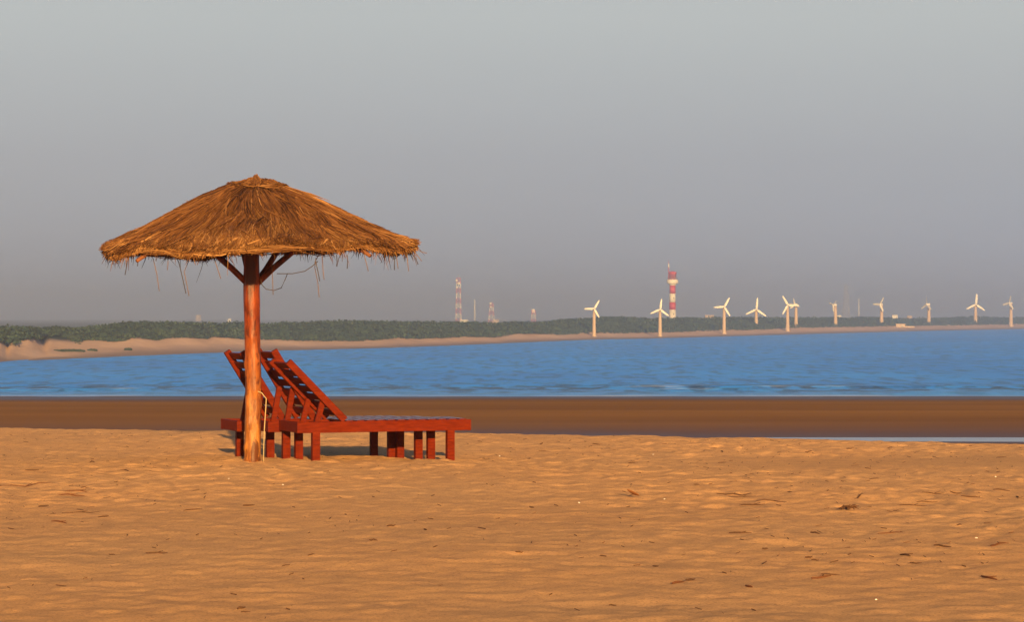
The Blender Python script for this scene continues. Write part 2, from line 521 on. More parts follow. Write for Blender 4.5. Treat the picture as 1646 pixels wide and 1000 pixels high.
# ------------------------------------------------------------------ sea
def sea_mesh():
    xs_ = axis(-75, 75, 1.0, -9000, 12000, 1.2, 900)
    yl = [225.0]
    while yl[-1] < 320: yl.append(yl[-1] + 0.9)
    while yl[-1] < 9000: yl.append(yl[-1] * 1.012)
    yl = np.array(yl)
    gx, gy = np.meshgrid(xs_, yl)
    # low swell rising into small breakers close to the near shore
    ph = gy * 2 * math.pi / 11.0 + 1.6 * vnoise(gx * 0.03, gy * 0.03, 4)
    near = np.exp(-((gy - 268) / 22.0) ** 2)
    crest_ = np.maximum(0, np.sin(ph)) ** 4 * smooth(-0.25, 0.45, fbm(gx * 0.045, gy * 0.06, 12, 3))
    gz_ = 0.03 * vnoise(gx * 0.2, gy * 0.4, 8) + near * 0.34 * crest_
    gz_ *= smooth(225, 252, gy)
    foam = np.clip(smooth(0.55, 0.95, crest_) * near * smooth(0.0, 0.5, fbm(gx * 0.22, gy * 0.1, 15, 2)) + 0.9 * smooth(-0.5, 0.4, vnoise(gx * 0.12, gy * 0.02, 41)) * np.exp(-((gy - 250.5 - 1.2 * vnoise(gx * 0.05, gx * 0, 2)) / 1.3) ** 2), 0, 1)
    n_x, n_y = len(xs_), len(yl)
    ii = np.arange(n_x * n_y).reshape(n_y, n_x)
    q = np.stack([ii[:-1, :-1], ii[:-1, 1:], ii[1:, 1:], ii[1:, :-1]], -1).reshape(-1, 4)
    return np_mesh('sea', np.stack([gx, gy, gz_], -1).reshape(-1, 3), q, True, {'foam': foam.ravel() * 0.75, 'chop_shade': np.exp(-((gy - 276) / 19.0) ** 2).ravel(), 'shallow': (0.8 * np.exp(-((gy - 250) / 22.0) ** 2)).ravel()})
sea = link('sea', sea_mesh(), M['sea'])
tag(sea, 'calm blue water of the bay between the beaches', kind='structure')

# ------------------------------------------------------------------ far shore
shore_px = [(0, 582), (100, 577.5), (200, 573), (300, 569), (405, 565), (500, 562.5), (600, 560), (700, 556.5), (800, 552.5), (880, 549), (955, 546), (1061, 544),
            (1164, 541), (1266, 538), (1343, 536), (1420, 534), (1500, 531.8), (1568, 530.4), (1646, 529)]
shp = [(-1500, 120), (-800, 210), (-320, 330), (-170, 385)]
for x, y in shore_px:
    Y_ = ZC * F / (y - HOR); shp.append(((x - 823) / F * Y_, Y_))
shp += [(430, 1900), (700, 2700), (1500, 4600), (6000, 9000)]
shp = np.array(shp)
def shoreY(X): return np.interp(X, shp[:, 0], shp[:, 1])
base_px = np.array([(-400, 560), (-120, 556), (-40, 550), (0, 551), (12, 556), (26, 563), (31, 551), (45, 547), (60, 549), (80, 543), (93, 541), (105, 545), (125, 556), (131, 556), (134, 548), (155, 549), (178, 551),
    (200, 550), (217, 544), (235, 547), (255, 549), (270, 545), (300, 544), (335, 547), (342, 543), (370, 545), (400, 547), (430, 548), (480, 549), (540, 550), (600, 549),
    (640, 545), (660, 547), (700, 545), (760, 543), (800, 544), (830, 538), (860, 538), (900, 540), (955, 537), (1000, 537), (1061, 536), (1100, 535), (1164, 532), (1215, 532),
    (1266, 529), (1343, 527), (1418, 526), (1493, 525), (1568, 524), (1646, 522), (1900, 520)], float)
top_px = np.array([(-400, 526), (0, 522), (50, 523), (100, 520), (150, 517), (200, 516), (260, 515), (340, 518), (380, 517), (430, 520), (470, 516), (520, 514), (580, 514), (640, 516),
    (700, 515), (760, 518), (820, 517), (870, 517), (910, 513), (935, 510), (980, 508), (1040, 511), (1100, 510), (1160, 510), (1215, 510), (1266, 511), (1343, 510), (1418, 510),
    (1440, 512), (1493, 511), (1530, 510), (1568, 508), (1600, 510), (1646, 510), (1900, 509)], float)

# heights of the dune foot and of the scrub's top along the shore, in metres
nodes_x, foot_z, head_z = [], [], []
for x in np.arange(-400, 1901, 3.0):
    # the point of the shore seen at that bearing
    k = (x - 823) / F
    Yg = np.linspace(150, 4000, 4000)
    i = np.argmin(np.abs(shoreY(k * Yg) - Yg))
    Y_ = Yg[i]
    yb = np.interp(x, base_px[:, 0], base_px[:, 1]); yt = np.interp(x, top_px[:, 0], top_px[:, 1])
    nodes_x.append(k * Y_)
    foot_z.append(ZC - (yb - HOR) * Y_ * 1.07 / F)
    head_z.append(ZC - (yt - HOR) * Y_ * 1.17 / F)
nodes_x, foot_z, head_z = map(np.array, (nodes_x, foot_z, head_z))
o_ = np.argsort(nodes_x); nodes_x, foot_z, head_z = nodes_x[o_], foot_z[o_], head_z[o_]
def far_params(X, Y):
    """relative distance inland t (0 waterline) and the foot/head heights at a point of the far shore"""
    ys0 = shoreY(X)
    t = (Y - ys0) / ys0
    # look along the sight line back to the shore bearing
    k = X / np.maximum(Y, 1)
    Xs = k * ys0 * (1.0)
    for _ in range(6): Xs = k * shoreY(Xs)
    Ysh = shoreY(Xs)
    t = (Y - Ysh) / Ysh
    return t, np.interp(Xs, nodes_x, foot_z), np.interp(Xs, nodes_x, head_z)
def far_z(X, Y, detail=True):
    t, fz, hz = far_params(X, Y)
    g = hz - 1.75                           # ground under the scrub
    z = np.where(t < 0, t * 60,
        np.where(t < 0.05, fz * 0.55 * (t / 0.05),
        np.where(t < 0.07, fz * (0.55 + 0.45 * (t - 0.05) / 0.02),
        np.where(t < 0.17, fz + (g - fz) * ((t - 0.07) / 0.10), g + (np.minimum(0.8, g) - g) * np.clip((t - 0.17) / 0.1, 0, 1)))))
    if detail:
        z = z + np.clip(t / 0.05, 0, 1) * 0.25 * fbm(X * 0.06, Y * 0.06, 61, 3)
    return np.maximum(z, -3.0)
# bearing x depth grid of the far land
ks = np.concatenate([np.linspace(-2.2, -0.26, 50), np.linspace(-0.255, 0.255, 420), np.linspace(0.26, 1.6, 40)])
ts = np.concatenate([[-0.05, -0.02, -0.008], np.linspace(0, 0.07, 22), np.linspace(0.075, 0.2, 24), [0.23, 0.28, 0.36, 0.5, 0.8, 1.4, 2.5, 5, 9, 14]])
Xs0 = []
Yg = np.linspace(60, 8000, 16000)
for k in ks:
    dd = shoreY(k * Yg) - Yg
    Xs0.append(Yg[np.argmax(dd < 0)] if (dd < 0).any() else 8000)
Ys0 = np.array(Xs0)
FY = Ys0[None, :] * (1 + ts[:, None]); FX = ks[None, :] * FY
FZ = far_z(FX, FY)
FT = np.broadcast_to(ts[:, None], FY.shape)
FZ = np.where(FT < 0, FT * 60, FZ)
m_, n_ = FX.shape
ii = np.arange(m_ * n_).reshape(m_, n_)
fq = np.stack([ii[:-1, :-1], ii[:-1, 1:], ii[1:, 1:], ii[1:, :-1]], -1).reshape(-1, 4)
fwet = 1 - smooth(0.004, 0.05, FT + 0.006 * fbm(FX * 0.05, FY * 0.05, 90, 3))
fgreen = smooth(0.105, 0.145, FT)
FY_max = 15000.0
far_land = link('far_shore', np_mesh('far_shore', np.stack([FX, FY, FZ], -1).reshape(-1, 3), fq, True, {'wet': fwet.ravel(), 'green': fgreen.ravel()}), M['farland'])
tag(far_land, 'pale dune shore on the far side of the bay', kind='structure')

# scrub covering the dunes: leaf clumps by the hundred thousand, one mass
def scrub():
    cx, cy, cz, cr, tone = [], [], [], [], []
    for _ in range(15000):
        k = random.uniform(-0.235, 0.235)
        Y0 = np.interp(k, ks, Ys0)
        u = random.random()
        t = 0.058 + 0.124 * u
        Y = Y0 * (1 + t); X = k * Y
        r = random.uniform(0.6, 1.5) * (0.75 + 0.55 * min(1, Y0 / 1100))
        xp = 823 + k * F
        z0 = float(far_z(np.array([X]), np.array([Y]))[0])
        row = HOR + (ZC - z0) * F / Y
        lim = min(np.interp(xp + q, base_px[:, 0], base_px[:, 1]) for q in (-r * F / Y, 0, r * F / Y)) - 1.0
        if row > lim:
            r *= 0.5
            lim = min(np.interp(xp + q, base_px[:, 0], base_px[:, 1]) for q in (-r * F / Y, 0, r * F / Y)) - 0.5
            if row > lim: continue
        cx.append(X); cy.append(Y); cr.append(r); tone.append(min(1, max(0, random.gauss(0.45, 0.2))))
    cx, cy, cr, tone = map(np.array, (cx, cy, cr, tone))
    cz = far_z(cx, cy)
    n = 34
    m = len(cx)
    th = rng.uniform(0, 2 * math.pi, (m, n)); cu = rng.uniform(-0.1, 1, (m, n)); su = np.sqrt(1 - cu ** 2)
    rad = rng.uniform(0.72, 1.08, (m, n))
    nx_ = su * np.cos(th); ny_ = su * np.sin(th); nz_ = cu
    P = np.stack([cx[:, None] + cr[:, None] * 1.35 * rad * nx_, cy[:, None] + cr[:, None] * 1.35 * rad * ny_, cz[:, None] + cr[:, None] * (0.25 + 0.95 * rad * nz_)], -1)
    Nn = np.stack([nx_, ny_, nz_ + 0.25], -1) + rng.normal(0, 0.45, (m, n, 3))
    Nn /= np.linalg.norm(Nn, axis=-1, keepdims=True)
    A = np.cross(Nn, rng.normal(0, 1, (m, n, 3))); A /= np.linalg.norm(A, axis=-1, keepdims=True)
    B = np.cross(Nn, A)
    s = (cr[:, None] * rng.uniform(0.16, 0.34, (m, n)))[..., None]
    q = np.stack([P - A * s, P - B * s * 0.8, P + A * s, P + B * s * 0.8], 2)
    tn = np.clip(tone[:, None] + rng.normal(0, 0.10, (m, n)), 0, 1)
    Vv = q.reshape(-1, 3)
    Ff = np.arange(len(Vv)).reshape(-1, 4)
    return np_mesh('dune_scrub', Vv, Ff, False, {'tone': np.repeat(tn.ravel(), 4)})
sc_o = link('dune_scrub', scrub(), M['shrub'])
tag(sc_o, 'dense grey green scrub covering the far dunes', 'scrub', kind='stuff')

def low_shrub(x0, x1, row, hpx, label):
    X0, Y, Z = ground_at((x0 + x1) / 2, row); s = Y / F
    t = empty('beach_shrub', (X0, Y, Z)); tag(t, label, 'shrub')
    n = int(60 + 14 * (x1 - x0)); w = (x1 - x0) * s; h = hpx * s
    P = np.stack([rng.uniform(-0.5, 0.5, n) * w, rng.normal(0, 0.15, n) * w * 0.3, rng.uniform(0.0, 1, n) * h], -1)
    P[:, 2] *= 0.5 + 0.5 * np.sqrt(np.clip(1 - (2 * P[:, 0] / w) ** 2, 0, 1))
    A = rng.normal(0, 1, (n, 3)); A /= np.linalg.norm(A, axis=1, keepdims=True)
    B = np.cross(A, rng.normal(0, 1, (n, 3))); B /= np.linalg.norm(B, axis=1, keepdims=True)
    k = rng.uniform(0.12, 0.26, (n, 1))
    q = np.stack([P - A * k, P - B * k * 0.7, P + A * k, P + B * k * 0.7], 1).reshape(-1, 3)
    o = link('leaves', np_mesh('leaves', q, np.arange(len(q)).reshape(-1, 4), False, {'tone': np.repeat(np.clip(rng.normal(0.4, 0.2, n), 0, 1), 4)}), M['shrub'], t)
    mb = MB()
    for i in range(max(3, int(w / 1.2))):
        bx_ = random.uniform(-0.45, 0.45) * w
        mb.tube([(bx_, 0, -0.1), (bx_ + random.uniform(-0.2, 0.2), 0.05, h * 0.7)], [0.04, 0.015], 5)
    link('stems', mb.mesh('stems'), M['twig'], t)['kind'] = 'stuff'
    return t

# ------------------------------------------------------------------ far things
def ground_at(x, ybase):
    """point of the far land seen at bearing x where it projects to row ybase"""
    k = (x - 823) / F
    Y0 = float(np.interp(k, ks, Ys0))
    Y = Y0 * np.linspace(1.0, 1.16, 600)
    z = far_z(k * Y, Y)
    row = HOR + (ZC - z) * F / Y
    i = int(np.argmin(np.abs(row - ybase)))
    return k * Y[i], float(Y[i]), float(z[i])

low_shrub(86, 136, 565.5, 3.5, 'long low dark shrub patch on the far left dune beach')
low_shrub(141, 156, 564.5, 3.0, 'short dark shrub patch right of the long low patch on the far beach')
low_shrub(200, 212, 563.5, 4.0, 'small lone dark shrub on the far beach left of the umbrella')

def tower_at(x, Y):
    k = (x - 823) / F
    return k * Y, Y, float(far_z(np.array([k * Y]), np.array([Y]))[0])

# wind turbines: (tower x, base row, hub row, blade length px, first blade angle, yaw, label)
TURB = [
    (955, 541, 497, 16, 60, 0, 'white wind turbine nearest the beach umbrella, leftmost of the row, one blade pointing left'),
    (1061, 541, 498, 17, 83, 0, 'white wind turbine just left of the red and white tower'),
    (1164, 537, 494, 17, 62, 0, 'white wind turbine first to the right of the red and white tower'),
    (1215.5, 524, 498, 19, 85, 0, 'white wind turbine on the scrub between two beach turbines, one blade straight up'),
    (1266, 533, 491, 17, 120, 0, 'taller white wind turbine of the close pair, one blade pointing up and left'),
    (1279.5, 527, 490, 10, 100, 38, 'shorter white wind turbine of the close pair, behind and right of the taller'),
    (1343, 525, 491, 11, 160, 58, 'wind turbine turned aside with short blades, right of the close pair'),
    (1417, 523, 490, 13, 58, 40, 'wind turbine with two blades raised in a V left of the cream hut'),
    (1493, 522, 490, 15, 88, 62, 'wind turbine turned aside with one blade up, right of the cream hut'),
    (1568, 519, 490, 17, 86, 0, 'white wind turbine with three blades spread, second from the right edge'),
    (1625, 525, 488, 13, 72, 50, 'wind turbine closest to the right edge of the picture'),
]
for (x, yb, yh, bl, a0, yaw, label) in TURB:
    X, Y, Z = ground_at(x, yb)
    s = Y / F
    H = (yb - yh) * s
    t = empty('wind_turbine', (X, Y, Z - 0.15))
    tag(t, label, 'wind turbine', 'wind turbines along the far shore')
    r0 = 3.2 * s
    MB().lathe([(r0 * 1.35, 0), (r0 * 1.3, 0.02 * H), (r0, 0.06 * H), (r0 * 0.8, 0.6 * H), (r0 * 0.62, H + 0.0)], 20).build('tower', M['cream'], t, True)
    rot = Matrix.Rotation(R(-yaw), 4, 'Z')
    off = Matrix.Translation((0, 0, H + 0.1))
    nb = MB().box((0, -1.4 * s, 1.0 * s), (3.2 * s, 5.6 * s, 3.0 * s), off @ rot)
    nb.build('nacelle', M['white'], t)
    hub = MB()
    hub.tube([off @ rot @ Vector((0, -4.2 * s, 0.6 * s)), off @ rot @ Vector((0, -5.6 * s, 0.6 * s)), off @ rot @ Vector((0, -6.4 * s, 0.6 * s))], [1.5 * s, 1.4 * s, 0.5 * s], 12)
    hub.build('hub', M['white'], t, True)
    for b in range(3):
        ang = R(a0 + 120 * b)
        ca, sa = math.cos(ang), math.sin(ang)
        bm_ = MB()
        L_ = bl * s
        for f_, wd, th in ((0.05, 1.0, 0.7), (0.22, 1.75, 0.45), (0.6, 1.45, 0.3), (0.92, 1.0, 0.2), (1.0, 0.55, 0.12)):
            for du, dv in ((-wd, 0), (0, -th), (wd, 0), (0, th)):
                u = du * s; v = dv * s
                p = Vector((ca * L_ * f_ - sa * u, -5.0 * s + v + 0.25 * u, 0.6 * s + sa * L_ * f_ + ca * u))
                bm_.v.append(off @ rot @ p)
        for j in range(4):
            for q in range(4):
                a = j * 4 + q; c = j * 4 + (q + 1) % 4
                bm_.f.append((a, c, c + 4, a + 4))
        bm_.f += [(3, 2, 1, 0), (16, 17, 18, 19)]
        bm_.build('blade', M['white'], t, False)

# banded tower (lighthouse) standing behind the scrub
def lighthouse():
    X, Y, Z = tower_at(1081, 1500.0)
    s = Y / F
    zt = lambda row: (ZC - (row - HOR) * s) - Z
    t = empty('lighthouse', (X, Y, Z))
    tag(t, 'tall red and white banded lighthouse tower rising behind the scrub', 'lighthouse')
    rows = [(zt(498), 0, 'bandwhite', 'white_band'), (zt(486), zt(498), 'bandred', 'red_band'), (zt(472), zt(486), 'bandwhite', 'white_band'), (zt(459), zt(472), 'bandred', 'red_band')]
    rad = lambda z: (5.7 - 0.9 * z / zt(459)) * s
    for z1, z0, mt, nm in rows:
        MB().lathe([(rad(z0), z0), (rad(z1), z1)], 28).build(nm, M[mt], t, True)
    g = MB().lathe([(rad(zt(459)), zt(459)), (7.2 * s, zt(456)), (9.3 * s, zt(455.5)), (9.3 * s, zt(449.5)), (7.6 * s, zt(449))], 28).build('gallery', M['bandwhite'], t)
    MB().tube([(8.9 * s * math.cos(2 * math.pi * k / 24), 8.9 * s * math.sin(2 * math.pi * k / 24), zt(447)) for k in range(25)], 0.12, 6, False).build('railing', M['grey'], g)
    MB().lathe([(6.2 * s, zt(449)), (6.2 * s, zt(440)), (6.8 * s, zt(439.6)), (6.5 * s, zt(437.5)), (2 * s, zt(436))], 24).build('lantern_room', M['bandred'], t, True)
    for k in range(6):
        a = R(-150 + 24 * k)
        MB().box((0, 0, 0), (0.15, 1.0 * s, 4.0 * s), Matrix.Translation((6.25 * s * math.cos(a), 6.25 * s * math.sin(a), zt(444))) @ Matrix.Rotation(a, 4, 'Z')).build('lantern_window', M['glass'], t)
    dx = -6.2 * s
    a = MB().tube([(dx, 0, zt(449)), (dx, 0, zt(430)), (dx, 0, zt(418))], [0.9 * s, 0.6 * s, 0.25 * s], 6).build('antenna_mast', M['bandred'], t)
    MB().tube([(dx, 0, zt(429.5)), (dx, 0, zt(424))], [1.0 * s, 0.9 * s], 6).build('antenna_panel', M['bandwhite'], a)
    for row in (505, 479):
        MB().box((0, 0, 0), (1.4 * s, 0.25, 2.6 * s), Matrix.Translation((1.5 * s, -rad(zt(row)) + 0.05, zt(row)))).build('window', M['glass'], t)
lighthouse()

def lattice(name, x, Y, top, w0, w1, bands, label, dishes=(), spike=0.0, box=None, thick=0.55, haze_grey=False):
    """lattice mast: four legs, rings and crossed braces, banded red and white"""
    X, _, Z = tower_at(x, Y)
    s = Y / F
    Ht = ZC - (top - HOR) * s - Z
    t = empty(name, (X, Y, Z)); tag(t, label, 'radio mast')
    n = bands
    wd = lambda f: (w0 + (w1 - w0) * f) * s / 2
    for i in range(n):
        f0, f1 = i / n, (i + 1) / n
        z0, z1 = Ht * f0, Ht * f1
        mb = MB(); a, b = wd(f0), wd(f1); q = thick * s
        cs = ((-1, -1), (1, -1), (1, 1), (-1, 1))
        for sx_, sy_ in cs: mb.bar((sx_ * a, sy_ * a, z0), (sx_ * b, sy_ * b, z1), q * 1.5, q * 1.5, (0, 1, 0))
        for j in range(4):
            (ax, ay), (bx_, by) = cs[j], cs[(j + 1) % 4]
            mb.bar((ax * b, ay * b, z1), (bx_ * b, by * b, z1), q, q)
            mb.bar((ax * a, ay * a, z0), (bx_ * b, by * b, z1), q, q)
            mb.bar((bx_ * a, by * a, z0), (ax * b, ay * b, z1), q, q)
        red = i % 2 == 0
        mb.build('red_section' if red else 'white_section', M['grey'] if haze_grey else M['bandred'] if red else M['bandwhite'], t)  # far mast painted plain grey to look fainter in the haze
    if spike: MB().tube([(0, 0, Ht), (0, 0, Ht + spike * s)], [0.5 * s, 0.3 * s], 6).build('spike', M['grey'], t)
    for (dx, row, r) in dishes:
        z = ZC - (row - HOR) * s - Z
        d = MB().tube([(dx * s, -wd(0.8) - 0.2, z), (dx * s, -wd(0.8) - 0.9 * r * s * 0.5, z), (dx * s, -wd(0.8) - r * s, z)], [r * s * 0.4, r * s * 0.95, r * s], 14)
        d.build('dish', M['white'], t, True)
    if box:
        hw, r0, r1 = box
        MB().box((0, 0, Ht - (r0 - top) * s - (r1 - r0) * s / 2), (hw * s, hw * s, (r1 - r0) * s)).build('head_cabin', M['white'], t)
    return t
lattice('radio_mast', 737, 2500.0, 447, 8.5, 6.0, 9, 'tall lattice radio mast with white dishes, leftmost of the masts', ((0.5, 456, 2.4), (-3.0, 451, 2.0), (-2.5, 462, 1.8)), 7)
lattice('radio_mast', 790, 2700.0, 487, 10, 4.5, 5, 'tapering red and white lattice mast beside a low pale building', ((-1.5, 488, 1.8), (-1, 494, 1.6)), 3)
lattice('radio_mast', 857.5, 2700.0, 499, 7, 5.5, 3, 'short red lattice mast with a white cabin at its head', (), 2, (5.5, 497, 503))
lattice('radio_mast', 1360, 4400.0, 458, 12, 4, 9, 'faint hazy lattice mast far inland behind the turbines', (), 4, None, 0.45, True)
for (x, Y, top, r, label) in ((763, 3800.0, 482, 1.1, 'thin pale pole mast between the two tallest lattice masts'), (1380.5, 4000.0, 481, 0.9, 'thin faint pole mast right of the hazy lattice mast')):
    X, _, Z = tower_at(x, Y); s = Y / F; Ht = ZC - (top - HOR) * s - Z
    t = empty('pole_mast', (X, Y, Z)); tag(t, label, 'mast')
    MB().tube([(0, 0, 0), (0, 0, Ht * 0.6), (0, 0, Ht)], [r * s * 1.5, r * s * 1.2, r * s * 0.7], 10).build('shaft', M['white'], t, True)
    MB().box((0, 0, Ht - 1.2 * s), (3.2 * s, 1.5 * s, 0.8 * s)).build('crossarm', M['white'], t)

def house(x, Y, row0, row1, width, label, mat='white', windows=2, zbase=None, tank=None):
    X, _, Z = tower_at(x, Y); s = Y / F
    if zbase is not None: Z = zbase
    zt = ZC - (row0 - HOR) * s - Z
    w = width * s; d = w * 0.7
    t = empty('building', (X, Y, Z)); tag(t, label, 'building')
    MB().box((0, 0, zt / 2), (w, d, zt)).build('wall', M[mat], t)
    MB().box((0, 0, zt + 0.12), (w * 1.06, d * 1.06, 0.24)).build('roof', M[mat], t)
    for i in range(windows):
        wx = (i + 0.5) / windows * w - w / 2
        MB().box((wx, -d / 2 - 0.03, zt - 1.1), (min(1.2, w * 0.12), 0.1, 1.0)).build('window', M['glass'], t)
    if tank:
        MB().lathe([(tank * s, zt + 0.2), (tank * s, zt + 0.2 + 2.2 * tank * s), (0.3 * s, zt + 0.2 + 2.6 * tank * s)], 12).build('water_tank', M['white'], t)
    return t
house(746, 2450.0, 514.3, 517, 13, 'low white building at the foot of the tallest lattice mast', windows=4)
house(797, 2650.0, 513.6, 517, 10, 'small pale pink building beside the tapering lattice mast', 'wallcream', 3)
house(1140, 2100.0, 507, 510, 14, 'low cream building above the scrub right of the lighthouse', 'cream', 4)
house(1349, 2200.0, 507.5, 510, 6, 'small white building behind the turbine right of the close pair', windows=2)
house(1438, 2300.0, 507, 511, 9, 'white building above the scrub over the cream hut', windows=3)
house(1462, 2500.0, 508, 511, 8, 'smaller pale building above the scrub right of the white one', 'wallcream', 2)
house(319, 4200.0, 506.5, 515, 8, 'faint pale building behind the scrub left of the umbrella pole', 'wallcream', 2)
house(369, 3400.0, 512.5, 516, 5, 'tiny white building behind the scrub beside the umbrella pole', windows=1)
X, Y, Z = ground_at(1447, 526.5); s = Y / F
hut = empty('beach_hut', (X, Y, Z)); tag(hut, 'cream hut with low walls on the far beach below the scrub', 'hut')
MB().box((0, 0, 2.6 * s), (15 * s, 9 * s, 5.6 * s)).build('wall', M['wallcream'], hut)
MB().box((0, 0, 5.6 * s), (16.5 * s, 10 * s, 0.7 * s)).build('roof', M['cream'], hut)
MB().box((2.5 * s, -4.5 * s, 1.8 * s), (2.4 * s, 0.3 * s, 3.6 * s)).build('door', M['glass'], hut)
MB().box((-4 * s, -4.5 * s, 3.4 * s), (2.2 * s, 0.3 * s, 1.5 * s)).build('window', M['glass'], hut)
MB().box((15.5 * s, 0, 1.0 * s), (15 * s, 1.5 * s, 2.4 * s)).build('low_wall', M['wallcream'], hut)
MB().box((-10.5 * s, 0, 1.0 * s), (5.5 * s, 1.5 * s, 2.2 * s)).build('low_wall', M['wallcream'], hut)

# ------------------------------------------------------------------ thatched umbrella
UX, UY = (405.5 - 823) / F * 26.0, 26.0
UZ = DATUM
umb = empty('beach_umbrella', (UX, UY, UZ))
tag(umb, 'thatched straw beach umbrella on a wooden trunk pole standing in the sand', 'umbrella')

# pole: an unevenly turned trunk
def pole_mesh():
    n, h = 28, 90
    th = np.linspace(0, 2 * math.pi, n, endpoint=False); zz = np.linspace(-0.35, 2.86, h)
    T, Z_ = np.meshgrid(th, zz)
    r = np.interp(Z_, [-0.35, 0, 0.08, 1.0, 2.0, 2.86], [0.100, 0.098, 0.092, 0.087, 0.083, 0.07])
    r = r * (1 + 0.085 * vnoise(T * 1.6 + 0.6 * Z_, Z_ * 2.2, 3) + 0.025 * vnoise(T * 4, Z_ * 7, 8))
    for kz, kt, am in ((0.42, -1.9, 0.016), (0.78, -1.2, 0.013), (1.33, -1.7, 0.012), (1.72, -2.4, 0.012), (0.17, -2.5, 0.018), (1.05, -2.9, 0.014), (0.62, -0.3, 0.013)):
        dt = np.angle(np.exp(1j * (T - kt)))
        r = r + am * np.exp(-(dt / 0.35) ** 2 - ((Z_ - kz) / 0.04) ** 2)
    cx = 0.008 * np.sin(Z_ * 2.1); cy = 0.006 * np.cos(Z_ * 1.7)
    V = np.stack([cx + r * np.cos(T), cy + r * np.sin(T), Z_], -1).reshape(-1, 3)
    ii = np.arange(n * h).reshape(h, n)
    q = np.stack([ii[:-1], np.roll(ii, -1, 1)[:-1], np.roll(ii, -1, 1)[1:], ii[1:]], -1).reshape(-1, 4)
    return np_mesh('pole', V, q, True)
link('pole', pole_mesh(), M['pole'], umb)

CXO = 0.058                                   # the roof sits a little off the pole
PR = np.array([0, 0.12, 0.25, 0.45, 0.6, 0.8, 1.05, 1.3, 1.5, 1.655])
PH = np.array([2.985, 2.975, 2.945, 2.865, 2.79, 2.69, 2.555, 2.43, 2.34, 2.265])
def roof_z(X, Y):
    """height of the thatch surface over the roof's own plan coordinates, leaning slightly"""
    r = np.hypot(X, Y); a = np.arctan2(Y, X)
    lump = 0.016 * np.sin(a * 8 + 0.7) * np.clip(r / 1.2, 0, 1) + 0.022 * vnoise(X * 2.2, Y * 2.2, 14) + 0.022 * vnoise(X * 7, Y * 7, 15)
    return np.interp(r, PR, PH) + lump + 0.020 * X + 0.022 * Y
def rim_r(a): return 1.638 + 0.03 * np.sin(3 * a + 1) + 0.02 * np.sin(7 * a)

# under-layer of the roof: two skins and a rim
def shell():
    n, k = 72, 16
    V = []
    for side in (0, 1):
        for j in range(k + 1):
            for i in range(n):
                a = 2 * math.pi * i / n
                r = (j / k) * (float(rim_r(a)) - 0.045)
                X, Y = r * math.cos(a), r * math.sin(a)
                V.append((X + CXO, Y, float(roof_z(np.array(X), np.array(Y))) - (0.012 if side == 0 else 0.055)))
    f = []
    off = (k + 1) * n
    for j in range(k):
        for i in range(n):
            a, b = j * n + i, j * n + (i + 1) % n
            f.append((a, a + n, b + n, b)); f.append((off + a, off + b, off + b + n, off + a + n))
    for i in range(n):
        a, b = k * n + i, k * n + (i + 1) % n
        f.append((a, off + a, off + b, b))
    return np_mesh('thatch_base', V, f, True)
base_o = link('thatch_base', shell(), M['underthatch'], umb)

def straws(name, P0, P1, P2, w, tone, parent, mat=None):
    """bent three-sided straws through three points each, joined into one part"""
    P0, P1, P2 = map(np.asarray, (P0, P1, P2))
    n = len(P0); w = np.broadcast_to(w, (n,))
    d = P2 - P0; d /= np.linalg.norm(d, axis=1, keepdims=True) + 1e-9
    a = np.cross(d, rng.normal(0, 1, (n, 3))); a /= np.linalg.norm(a, axis=1, keepdims=True) + 1e-9
    b = np.cross(d, a)
    V = np.zeros((n, 9, 3))
    for j, (P, sc) in enumerate(((P0, 1.0), (P1, 0.9), (P2, 0.35))):
        for q in range(3):
            t = 2 * math.pi * q / 3
            V[:, j * 3 + q] = P + (a * math.cos(t) + b * math.sin(t)) * (w * 0.5 * sc)[:, None]
    F_ = []
    for j in range(2):
        for q in range(3):
            c, e = j * 3 + q, j * 3 + (q + 1) % 3
            F_.append((c, e, e + 3, c + 3))
    F_ = np.array(F_)[None] + (np.arange(n) * 9)[:, None, None]
    me = np_mesh(name, V.reshape(-1, 3), F_.reshape(-1, 4), False, {'tone': np.repeat(tone, 9)})
    o = link(name, me, mat or M['straw'], parent)
    o['kind'] = 'stuff'
    return o

def roof_point(r, a, lift):
    X, Y = r * np.cos(a), r * np.sin(a)
    return np.stack([X + CXO, Y, roof_z(X, Y) + lift], -1)

n = 21000
a = rng.uniform(0, 2 * math.pi, n)
r0 = np.sqrt(rng.uniform(0.03, 1, n)) * 1.6
Ls = rng.uniform(0.22, 0.55, n)
r1 = np.minimum(r0 + Ls, rim_r(a) + rng.normal(0.0, 0.025, n))
r0 = np.minimum(r0, r1 - 0.12)
skew = rng.normal(0, 0.07, n) + 0.30 * vnoise(np.cos(a) * r0 * 3.2, np.sin(a) * r0 * 3.2, 5)
wild = rng.random(n) < 0.22
skew[wild] += rng.normal(0, 0.22, wild.sum())
a1 = a + skew * Ls / np.maximum(r1, 0.3)
l0 = rng.uniform(-0.012, 0.02, n); l2 = rng.uniform(-0.006, 0.026, n)
l2[wild] += rng.uniform(0, 0.032, wild.sum())
bundle = vnoise(np.cos(a) * 9 + r0, np.sin(a) * 9 + r0, 91)
Xp, Yp = r0 * np.cos(a), r0 * np.sin(a)
spot = vnoise(Xp * 9, Yp * 9, 33)
tone = np.clip(0.52 + 0.17 * rng.normal(0, 1, n) + 0.14 * bundle + 0.26 * vnoise(Xp * 3.1, Yp * 3.1, 23) + 0.32 * spot * np.abs(spot), 0, 1)
straws('thatch', roof_point(np.maximum(r0, 0.02), a, l0), roof_point((r0 + r1) / 2, (a + a1) / 2, (l0 + l2) / 2 + 0.008), roof_point(r1, a1, l2), rng.uniform(0.008, 0.014, n) + 0.014 * (rng.random(n) < 0.12), tone, umb)

